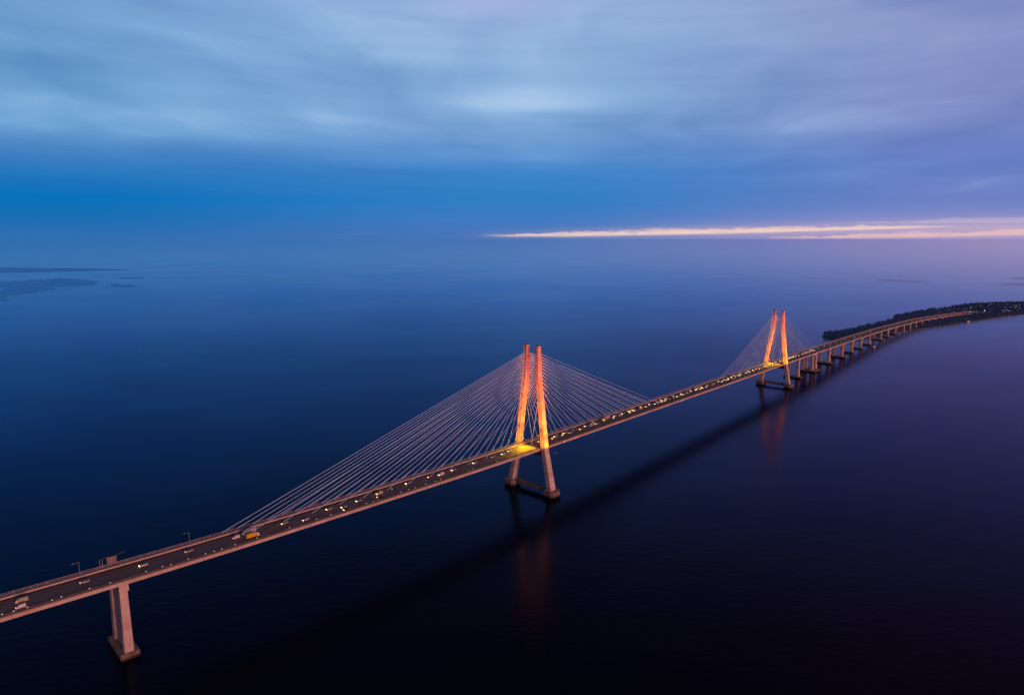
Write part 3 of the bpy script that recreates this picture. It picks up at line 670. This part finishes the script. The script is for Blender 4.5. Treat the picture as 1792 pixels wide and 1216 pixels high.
def make_vehicle(kind, paint, cabpaint='white', lit='head', label=None, group='vehicles on the bridge road'):
    key = (kind, paint, cabpaint, lit)
    nm = {'car': 'car', 'van': 'van', 'truck': 'truck'}[kind]
    if key in LAMP:
        r = copy_tree(LAMP[key])
    else:
        r = empty(nm)
        for part, L in car_parts(kind).items():
            for mb, mk in L:
                m = PAINT[paint] if mk == 'paint' else PAINT[cabpaint] if mk == 'cabpaint' else M[lit] if mk == 'head' else M[mk]
                mb.build(part, m, r)
        LAMP[key] = r
    r['category'] = nm; r['group'] = group
    if label: r['label'] = label
    return r
def place(o, s, off):
    p = at(s, off, 0.02); o.location = p; o.rotation_euler = (0, 0, heading(s)); return o

veh = [  # photo point, kind, paint, lights, label
    (38, 1048.5, 'truck', 'sand', 'head_dim', 'pale yellow box truck near the left end of the road, beside a white van'),
    (36, 1058.0, 'van', 'white', 'head_dim', 'white van beside the yellow truck near the left end of the road'),
    (148, 1016, 'car', 'silver', 'head_dim', 'pale car alone on the road between the first lamp post and the tall pier'),
    (251, 987, 'car', 'white', 'head', 'white car alone above and just past the tall twin-column pier'),
    (331, 962.5, 'car', 'silver', 'head_dim', 'pale car on the road in front of the second lamp post'),
    (413, 937.5, 'van', 'white', 'head_dim', 'white van just behind the pair of big trucks, near the lowest stay cables'),
    (436, 929.0, 'truck', 'lavender', 'head_dim', 'lavender-grey box truck beside the bright yellow truck'),
    (442, 936, 'truck', 'yellow', 'head_dim', 'bright yellow box truck with white cab, under the first stay cables'),
    (498, 913.5, 'car', 'sand', 'head', 'pale car with lights on, next after the two big trucks'),
    (535, 907.5, 'car', 'white', 'head', 'white car with bright lights under the lower stay cables, second after the trucks'),
    (576, 889, 'car', 'sand', 'head', 'sand-coloured car with lights on, third after the trucks'),
    (602, 885.5, 'car', 'white', 'head', 'white car side by side with a dark car under the left stay cables'),
    (607, 890, 'car', 'black', 'head', 'dark car side by side with a white car under the left stay cables'),
    (628, 874.5, 'car', 'silver', 'head', 'silver car with bright lights, left of two cars abreast under the left stays'),
    (664, 861, 'van', 'sand', 'head', 'sand-coloured van abreast of a dark car midway under the left stays'),
    (665, 867.5, 'car', 'black', 'head', 'dark car with yellow lights abreast of a sand-coloured van'),
    (690, 853, 'car', 'blue', 'head_dim', 'blue car with dim lights midway between two brighter cars under the left stays'),
    (714, 844, 'car', 'silver', 'head', 'silver car with bright yellow lights, next after a dim blue car'),
    (753, 833, 'car', 'red', 'head', 'red car with lights on under the left stay cables'),
    (772, 828, 'van', 'white', 'head', 'white van with bright lights just after a red car'),
    (794, 821, 'car', 'sand', 'head', 'sand-coloured car with yellow light, third before the nearer tower lamps'),
    (831, 808.5, 'car', 'white', 'head', 'white car with twin bright lights approaching the yellow-lit road'),
    (863, 798, 'car', 'silver', 'head_dim', 'silver car just short of the yellow-lit road at the nearer tower'),
    (881, 793, 'car', 'white', 'head', 'white car at the edge of the yellow-lit road by the nearer tower'),
    (892, 787, 'van', 'silver', 'head', 'silver van entering the yellow-lit road by the nearer tower'),
]
HIDE = set()
for x, y, kind, paint, lit, label in veh:
    s, off = locate(x, y, 1.0 if kind == 'car' else 1.6)
    off = max(-8.4, min(8.6, off))
    o = place(make_vehicle(kind, paint, 'white', lit, label), s, off)
    if x == 442: o.rotation_euler.z += pi
    if kind == 'truck': o.scale = (0.58, 0.72, 0.66) if x < 100 else (0.92, 0.92, 0.86)
    elif kind == 'van' and x < 100: o.scale = (0.85, 0.9, 0.85)

def far_mesh(paint, lit, kind):
    mb = MB(); mats = [PAINT[paint], M['glass'], M[lit], M['dark'], M['tail']]; idx = {'paint': 0, 'cabpaint': 0, 'glass': 1, 'head': 2, 'dark': 3, 'tail': 4}
    for part, L in car_parts(kind).items():
        for q, mk in L: mb.add(q.v, q.f, idx[mk])
    return mb, mats
FARM = []
for i, (kd, pt, lt) in enumerate([('car', 'white', 'head'), ('car', 'silver', 'head'), ('car', 'black', 'head'), ('car', 'red', 'head'), ('van', 'white', 'head'), ('car', 'sand', 'head'), ('car', 'blue', 'head'), ('truck', 'sand', 'head')]):
    mb, mats = far_mesh(pt, lt, kd); FARM.append((kd, mb, mats, []))
FARD = [(kd, q[0], q[1], []) for kd, pt in (('car', 'white'), ('car', 'silver'), ('van', 'sand'), ('car', 'black')) for q in [far_mesh(pt, 'head_dim', kd)]]
def far_vehicle(s, off, label, group, dim=False):
    kd, mb, mats, cache = random.choice(FARD) if dim else random.choices(FARM, weights=[4, 4, 3, 2, 2, 3, 2, 0.6])[0] if random.random() < 0.72 else random.choice(FARD)
    if cache: o = cache[0].copy(); col.objects.link(o)
    else: o = mb.build(kd, mats); cache.append(o)
    tag(o, label, kd, group); place(o, s, off); return o
s0, s1, s2, s3 = sT1 + 10, s_of(1148), sT2, s_of(1424)
def queue(sa, sb, gap, lanes, label, group, dim=False):
    for off in lanes:
        s = sa + random.uniform(0, gap)
        while s < sb:
            far_vehicle(s, off + random.uniform(-0.4, 0.4), label, group, dim); s += gap * random.uniform(0.55, 1.7)
queue(s0, s1, 15, (-1.0, 2.4), 'vehicle with lit headlights in the traffic under the right-hand stays of the nearer tower', 'traffic just past the nearer tower')
queue(s1, s2 - 80, 12, (-1.0, 2.4), 'vehicle with lit headlights in the traffic between the two fans of stay cables', 'traffic between the cable fans')
queue(s2 - 80, s3, 10.5, (-1.0, 2.4), 'vehicle with lit headlights in the dense queue under the stays of the farther tower', 'queue at the farther tower')
queue(s3 + 10, s_of(1685), 42, (1.9, -5.5), 'small dim vehicle on the curving road beyond the farther tower', 'vehicles on the far end of the road', True)

# ------------------------------------------------------------------ walkway lamps, lamp posts and sign
def bollard_lamp(s):
    r = empty('bollard_lamp', at(s, -10.6, 0.12), heading(s)); tag(r, 'low lamp on the dark near-side walkway of the bridge', 'lamp', 'walkway lamps along the near edge')
    return r
proto = bollard_lamp(60)
mb = MB(); mb.tube((0, 0, 0), (0, 0, 0.8), 0.14, 8); mb.box((0, 0, 0.04), (0.5, 0.5, 0.08)); mb.build('post', M['steel'], proto)
mb = MB(); mb.box((0, 0, 0.98), (0.75, 0.4, 0.28), taper=0.8); mb.build('lens', M['bollard'], proto)
first = True
for x in [4, 24, 48, 91, 108, 157, 193, 256, 285, 299, 330, 360, 375, 388, 412, 450, 507, 555, 579, 642, 652, 702, 716, 727, 746, 762, 772, 820, 828, 869, 893, 907]:
    s = s_of(x, -10.6, 0.5); o = proto if first else copy_tree(proto); first = False
    o.location = at(s, -10.6 + random.uniform(-0.5, 0.9), 0.12); o.rotation_euler = (0, 0, heading(s))

def lamp_post(x, label):
    s = s_of(x, 12.3); r = empty('street_lamp', at(s, 12.3, 0.12), heading(s)); tag(r, label, 'street lamp', 'lamp posts on the far edge of the bridge'); return r
L0 = lamp_post(140, 'lamp post on the far edge near the left end, left of the sign board')
mb = MB(); mb.tube((0, 0, 0), (0, 0, 8.2), 0.26, 8, 0.18); mb.tube((0, 0, 8.2), (-2.6, -0.6, 8.5), 0.12, 6, 0.09); mb.build('pole', M['steel'], L0)
mb = MB(); mb.box((-3.0, -0.7, 8.46), (1.5, 0.6, 0.26), taper=0.8); mb.build('lamp_head', M['steel'], L0)
for x, lb in ((332, 'lamp post on the far edge between the sign board and the first stay cables'), (1182, 'lamp post on the far edge between the two cable fans')):
    o = copy_tree(L0); s = s_of(x, 12.3); o.location = at(s, 12.3, 0.12); o.rotation_euler = (0, 0, heading(s)); o['label'] = lb

sS = s_of(197, 13); root = empty('sign_board', at(sS, 13.2, 0.0), heading(sS)); tag(root, 'boxy pinkish sign board on a frame at the far edge above the tall pier', 'sign board')
mb = MB(); mb.box((0, 0.9, 3.4), (5.2, 0.9, 4.2)); mb.build('board', M['board'], root)
mb = MB()
for i in range(5): mb.box((-2.3 + i * 1.15, 0.42, 3.6), (0.12, 0.1, 4.4))
for i in range(4): mb.box((0, 0.39, 1.8 + i * 1.2), (5.3, 0.06, 0.12))
mb.build('stiffener', M['rail'], root)
for xx in (-6.4, -5.0, -2.2, 2.2):
    mb = MB(); mb.box((xx, 0.15, 2.2 if xx > -3 else 2.9), (0.3, 0.3, 4.4 if xx > -3 else 5.8)); mb.build('post', M['steel'], root)
mb = MB(); mb.tube((-6.4, 0.15, 5.8), (-1.5, 0.15, 6.4), 0.1, 5); mb.tube((2.2, 0.15, 6.2), (7.2, 0.15, 6.7), 0.09, 5); mb.tube((-6.4, 0.15, 3.0), (-5.0, 0.15, 3.0), 0.1, 5); mb.tube((-6.4, 0.15, 1.6), (-5.0, 0.15, 1.6), 0.1, 5); mb.build('top_rail', M['steel'], root)

# ------------------------------------------------------------------ headland
near = [(1437, 588.5), (1446, 592), (1470, 595.5), (1500, 593.5), (1540, 586), (1580, 579), (1620, 573.5), (1660, 568), (1700, 562), (1740, 555.5), (1792, 549.8), (1900, 541), (2100, 528)]
backs = [(2100, 518), (1900, 530), (1792, 534), (1700, 535.5), (1650, 541.5), (1610, 548), (1580, 554), (1559, 558.5), (1562, 563.5), (1540, 569), (1500, 578), (1465, 586), (1444, 587.5)]
OUT = [ground(*p).to_2d() for p in near + backs]
def smooth_poly(L, k=2):
    for _ in range(k):
        N = []
        for i in range(len(L)):
            a, b = L[i], L[(i + 1) % len(L)]; N += [a * 0.75 + b * 0.25, a * 0.25 + b * 0.75]
        L = N
    return L
OUTS = smooth_poly(OUT)
def inside(p):
    c = False; n = len(OUTS)
    for i in range(n):
        a, b = OUTS[i], OUTS[i - 1]
        if (a.y > p.y) != (b.y > p.y) and p.x < (b.x - a.x) * (p.y - a.y) / (b.y - a.y) + a.x: c = not c
    return c
def dist(p):
    m = 1e9
    for i in range(len(OUTS)):
        a, b = OUTS[i - 1], OUTS[i]; ab = b - a; t = max(0, min(1, (p - a).dot(ab) / max(ab.length_squared, 1e-6))); m = min(m, (a + ab * t - p).length)
    return m
xs = [p.x for p in OUTS]; ys = [p.y for p in OUTS]
x0, x1, y0, y1 = min(xs), min(max(xs), 3000), min(ys), min(max(ys), 3600)
from mathutils import noise as mnoise
def height(p, d=None):
    if not inside(p): return -3.0
    d = dist(p) if d is None else d
    big = min(1.0, max(0.0, (p.x - 1150) / 350))
    return min(d * 0.12, 5 + 3 * big) + 2.0 * mnoise.noise(Vector((p.x * 0.006, p.y * 0.006, 0))) * min(1, d / 60) + min(1.0, d * 0.3)
ST = 16.0; gx = int((x1 - x0) / ST) + 2; gy = int((y1 - y0) / ST) + 2
mb = MB(); HT = {}
for j in range(gy):
    for i in range(gx):
        p = Vector((x0 - ST / 2 + i * ST, y0 - ST / 2 + j * ST)); mb.v.append((p.x, p.y, height(p)))
for j in range(gy - 1):
    for i in range(gx - 1):
        a = j * gx + i; q = (a, a + 1, a + gx + 1, a + gx)
        if max(mb.v[k][2] for k in q) > -2.5: mb.f.append(q); mb.mi.append(0)
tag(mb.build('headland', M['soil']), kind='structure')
# pale rocky rim of the shore
mb = MB(); n = len(OUTS)
for i in range(n):
    a = OUTS[i]; nx = (OUTS[(i + 1) % n] - OUTS[i - 1]).normalized(); out_ = Vector((nx.y, -nx.x)); w_ = 2.5 + 2.0 * mnoise.noise(Vector((a.x * 0.03, a.y * 0.03, 0)))
    for k, zz in ((w_, -1.0), (w_ * 0.4, 0.9), (-5, 2.0)): q = a + out_ * k; mb.v.append((q.x, q.y, zz))
for i in range(n):
    for k in range(2): mb.f.append((i * 3 + k, ((i + 1) % n) * 3 + k, ((i + 1) % n) * 3 + k + 1, i * 3 + k + 1)); mb.mi.append(0)
tag(mb.build('shore', M['shore']), kind='structure')

# road corridor keeps trees away
def near_road(p, m=22):
    for s in range(int(s_of(1560)), int(SEND), 16):
        if (at(s).to_2d() - p).length < m: return True
    return False
town_a = ground(1655, 549, 14).to_2d(); town_b = ground(1850, 541, 14).to_2d()
def in_town(p):
    x, y = seen((p.x, p.y, 14)); 
    return 1636 < x < 1900 and 533.0 - (x - 1640) * 0.012 + mnoise.noise(Vector((p.x * .01, p.y * .01, 3))) * 2.0 < y < 549.5 - max(0, x - 1640) * 0.045
def conifer(mb, x, y, z, h, r, rng, mi=0, n=6, tiers=4, trunk=False):
    tw = rng.uniform(0, 6)
    for k in range(tiers):
        f0 = 0.08 + 0.80 * k / tiers; f1 = min(1.0, f0 + 0.50 * (1 - 0.4 * k / tiers)); rr = r * (1 - f0) ** 0.85
        vs = []
        for i in range(n):
            a = tw + k * 0.7 + 2 * pi * i / n; q = rr * rng.uniform(0.65, 1.2); vs.append((x + q * cos(a), y + q * sin(a), z + h * (f0 + rng.uniform(-0.03, 0.03))))
        vs.append((x + rng.uniform(-.1, .1) * r, y, z + h * f1)); vs.append((x, y, z + h * (f0 + 0.10)))
        mb.add(vs, [(i, (i + 1) % n, n) for i in range(n)] + [((i + 1) % n, i, n + 1) for i in range(n)], mi)
def broadleaf(mb, x, y, z, h, r, rng, mi=0):
    for k in range(9):
        a = rng.uniform(0, 2 * pi); q = rng.uniform(0, 0.65) * r; c = Vector((x + q * cos(a), y + q * sin(a), z + h * rng.uniform(0.4, 0.88))); rr = r * rng.uniform(0.35, 0.55)
        vs = []
        for (u, v, w_) in ((1, 0, 0), (0, 1, 0), (-1, 0, 0), (0, -1, 0), (0, 0, 0.9), (0, 0, -0.8)): vs.append(c + Vector((u, v, w_)) * (rr * rng.uniform(0.7, 1.25)))
        mb.add(vs, [(0, 1, 4), (1, 2, 4), (2, 3, 4), (3, 0, 4), (1, 0, 5), (2, 1, 5), (3, 2, 5), (0, 3, 5)], mi)
rng = random.Random(5); forest = MB(); pts = []; tries = 0
while len(pts) < 5200 and tries < 60000:
    tries += 1; p = Vector((rng.uniform(x0, x1), rng.uniform(y0, y1)))
    sx = seen((p.x, p.y, 0))[0]
    if sx > 1980 or not inside(p): continue
    d = dist(p)
    if d < 3: continue
    if near_road(p, 20) : continue
    if in_town(p) and rng.random() < 0.62: continue
    pts.append((p, d))
skyline = []
for p, d in pts:
    z = height(p, d) - 0.3; h = rng.uniform(8, 13.5) * (0.75 if in_town(p) else 1.0)
    if rng.random() < 0.6: conifer(forest, p.x, p.y, z, h * 1.15, h * rng.uniform(0.22, 0.32), rng)
    else: broadleaf(forest, p.x, p.y, z, h * 0.9, h * rng.uniform(0.34, 0.5), rng)
    skyline.append((p, d, z))
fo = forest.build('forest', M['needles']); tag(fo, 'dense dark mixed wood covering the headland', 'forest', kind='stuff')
# taller single conifers that stand out of the canopy
cand = sorted(skyline, key=lambda q: seen((q[0].x, q[0].y, q[2] + 20))[1] - 0.0)
chosen = []
for xp in range(1442, 1792, 6):
    best = None
    for p, d, z in skyline:
        q = seen((p.x, p.y, z + 15))
        if abs(q[0] - xp) < 2.5 and (best is None or q[1] < best[0]): best = (q[1], p, z)
    if best: chosen.append(best)
cm, tm = [], []
for v in range(4):
    mb = MB(); conifer(mb, 0, 0, 1.2, 12.0, 3.8, rng, n=7, tiers=6); cm.append(mb)
protos = []
for v in range(4):
    r = empty('conifer_tree'); cm[v].build('crown', M['needles'], r); mb = MB(); mb.tube((0, 0, -1), (0, 0, 9), 0.4, 6, 0.12); mb.build('trunk', M['bark'], r); protos.append([r, False])
for i, (yy, p, z) in enumerate(chosen):
    pr = protos[i % 4]; o = pr[0] if not pr[1] else copy_tree(pr[0]); pr[1] = True
    o.location = (p.x, p.y, z); o.rotation_euler = (0, 0, rng.uniform(0, 6)); k = rng.uniform(0.75, 1.15); o.scale = (k, k, k)
    tag(o, 'tall dark conifer standing clear of the wood along the headland skyline', 'tree', 'tall conifers on the headland skyline')

# houses
def house_proto(dim, lit):
    r = empty('house'); L, W, Hh = 11.0, 8.0, 5.0
    mb = MB(); mb.box((0, 0, Hh / 2 - 0.5), (L, W, Hh + 1)); mb.add([(-L / 2, -W / 2, Hh), (-L / 2, W / 2, Hh), (-L / 2, 0, Hh + 2.9)], [(0, 2, 1)]); mb.add([(L / 2, -W / 2, Hh), (L / 2, W / 2, Hh), (L / 2, 0, Hh + 2.9)], [(0, 1, 2)])
    mb.build('wall', M['housewall_dim'] if dim else M['housewall'], r)
    mb = MB()
    for sg in (-1, 1):
        a = [(-L / 2 - .5, sg * (W / 2 + .5), Hh - 0.3), (L / 2 + .5, sg * (W / 2 + .5), Hh - 0.3), (L / 2 + .5, 0, Hh + 3.2), (-L / 2 - .5, 0, Hh + 3.2)]
        b = [(x_, y_, z_ + 0.25) for x_, y_, z_ in a]; mb.add(a + b, [(0, 1, 2, 3), (4, 7, 6, 5), (0, 4, 5, 1), (1, 5, 6, 2), (2, 6, 7, 3), (3, 7, 4, 0)])
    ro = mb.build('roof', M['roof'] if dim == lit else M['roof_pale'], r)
    mb = MB(); mb.box((2.5, 0.6, Hh + 3.2), (0.9, 0.9, 2.0)); mb.build('chimney', M['housewall_dim'], ro)
    for k in range(3):
        for sg in (-1, 1):
            mb = MB(); mb.box((-3.4 + 3.4 * k, sg * (W / 2 + 0.03), 2.6), (1.6, 0.12, 1.6)); mb.build('window', M['window_lit'] if (lit and (k + sg) % 3 == 0) else M['glass'], r)
    return r
hp = [[house_proto(False, True), False], [house_proto(False, False), False], [house_proto(True, False), False], [house_proto(True, True), False]]
cnt = 0; tries = 0; placed = []
while cnt < 170 and tries < 40000:
    tries += 1; p = Vector((rng.uniform(x0, x1), rng.uniform(y0, y1)))
    if not inside(p) or dist(p) < 25 or not in_town(p) or near_road(p, 24): continue
    if seen((p.x, p.y, 14))[0] > 1800: continue
    if any((p - q).length < 13 for q in placed): continue
    placed.append(p); pr = hp[rng.choice([0, 1, 2, 2, 3, 3])]; o = pr[0] if not pr[1] else copy_tree(pr[0]); pr[1] = True
    o.location = (p.x, p.y, height(p)); o.rotation_euler = (0, 0, rng.uniform(0, pi)); k = rng.uniform(0.6, 1.0); o.scale = (k, k, k * rng.uniform(0.9, 1.2))
    tag(o, 'small pitched-roof house among the trees of the headland town', 'house', 'houses of the headland town'); cnt += 1
for pr in hp:
    if not pr[1]:
        for c in list(pr[0].children_recursive): bpy.data.objects.remove(c)
        bpy.data.objects.remove(pr[0])

# ------------------------------------------------------------------ boats
def boat(x, y, L, label, lit):
    p = ground(x, y); r = empty('boat', p, R(8)); tag(r, label, 'boat')
    mb = MB(); rings = []
    for f, w_, zk in ((0, 0.62, 0.1), (0.3, 0.95, -0.3), (0.65, 0.9, -0.3), (0.88, 0.5, 0.0), (1.0, 0.06, 0.9)):
        xx = (f - 0.5) * L; W = L * 0.13 * w_; zt = 1.5 + 1.0 * max(0, f - 0.6) * 2
        rings.append([(xx, -W * 0.6, zk), (xx, W * 0.6, zk), (xx, W, zt), (xx, -W, zt)])
    mb.loft(rings); mb.build('hull', M['hull'], r)
    mb = MB(); mb.box((-L * 0.18, 0, 2.9), (L * 0.28, L * 0.17, 2.8), taper=0.88); mb.build('cabin', M['boatwhite'], r)
    mb = MB(); mb.tube((-L * 0.1, 0, 4.2), (-L * 0.1, 0, 8.5), 0.12, 6); mb.build('mast', M['steel'], r)
    if lit: mb = MB(); mb.box((0, 0, 3.0), (1.2, 1.6, 0.9)); mb.build('lamp', M['window_lit'], r)
boat(1696, 564.5, 24, 'small boat with a white light off the wooded shore below the town', True)
boat(1532, 609, 19, 'low dark boat on the water beside the curving end of the bridge', False)

# ------------------------------------------------------------------ far islands
def island(pts, hgt, mat, name='island'):
    L = smooth_poly([ground(*p).to_2d() for p in pts], 4); c = sum(L, Vector((0, 0))) / len(L); mb = MB(); n = len(L); dia = max((p - c).length for p in L)
    L = [p + Vector((mnoise.noise(Vector((p.x, p.y, 1.0)) * 0.012), mnoise.noise(Vector((p.x, p.y, 7.0)) * 0.012))) * dia * 0.07 + Vector((mnoise.noise(Vector((p.x, p.y, 3.0)) * 0.05), mnoise.noise(Vector((p.x, p.y, 5.0)) * 0.05))) * dia * 0.02 for p in L]
    for k, z in ((1.0, -1.0), (0.97, hgt * 0.45), (0.80, hgt), (0.45, hgt * 1.15)):
        for i, p in enumerate(L): q = c + (p - c) * k; mb.v.append((q.x, q.y, z * (1 + 0.7 * mnoise.noise(Vector((i * 0.45, z, c.x)))) if z > 0 else z))
    for r_ in range(3):
        for i in range(n): mb.f.append((r_ * n + i, r_ * n + (i + 1) % n, (r_ + 1) * n + (i + 1) % n, (r_ + 1) * n + i)); mb.mi.append(0)
    mb.f.append(tuple(3 * n + i for i in range(n))); mb.mi.append(0)
    tag(mb.build(name, mat), kind='structure')
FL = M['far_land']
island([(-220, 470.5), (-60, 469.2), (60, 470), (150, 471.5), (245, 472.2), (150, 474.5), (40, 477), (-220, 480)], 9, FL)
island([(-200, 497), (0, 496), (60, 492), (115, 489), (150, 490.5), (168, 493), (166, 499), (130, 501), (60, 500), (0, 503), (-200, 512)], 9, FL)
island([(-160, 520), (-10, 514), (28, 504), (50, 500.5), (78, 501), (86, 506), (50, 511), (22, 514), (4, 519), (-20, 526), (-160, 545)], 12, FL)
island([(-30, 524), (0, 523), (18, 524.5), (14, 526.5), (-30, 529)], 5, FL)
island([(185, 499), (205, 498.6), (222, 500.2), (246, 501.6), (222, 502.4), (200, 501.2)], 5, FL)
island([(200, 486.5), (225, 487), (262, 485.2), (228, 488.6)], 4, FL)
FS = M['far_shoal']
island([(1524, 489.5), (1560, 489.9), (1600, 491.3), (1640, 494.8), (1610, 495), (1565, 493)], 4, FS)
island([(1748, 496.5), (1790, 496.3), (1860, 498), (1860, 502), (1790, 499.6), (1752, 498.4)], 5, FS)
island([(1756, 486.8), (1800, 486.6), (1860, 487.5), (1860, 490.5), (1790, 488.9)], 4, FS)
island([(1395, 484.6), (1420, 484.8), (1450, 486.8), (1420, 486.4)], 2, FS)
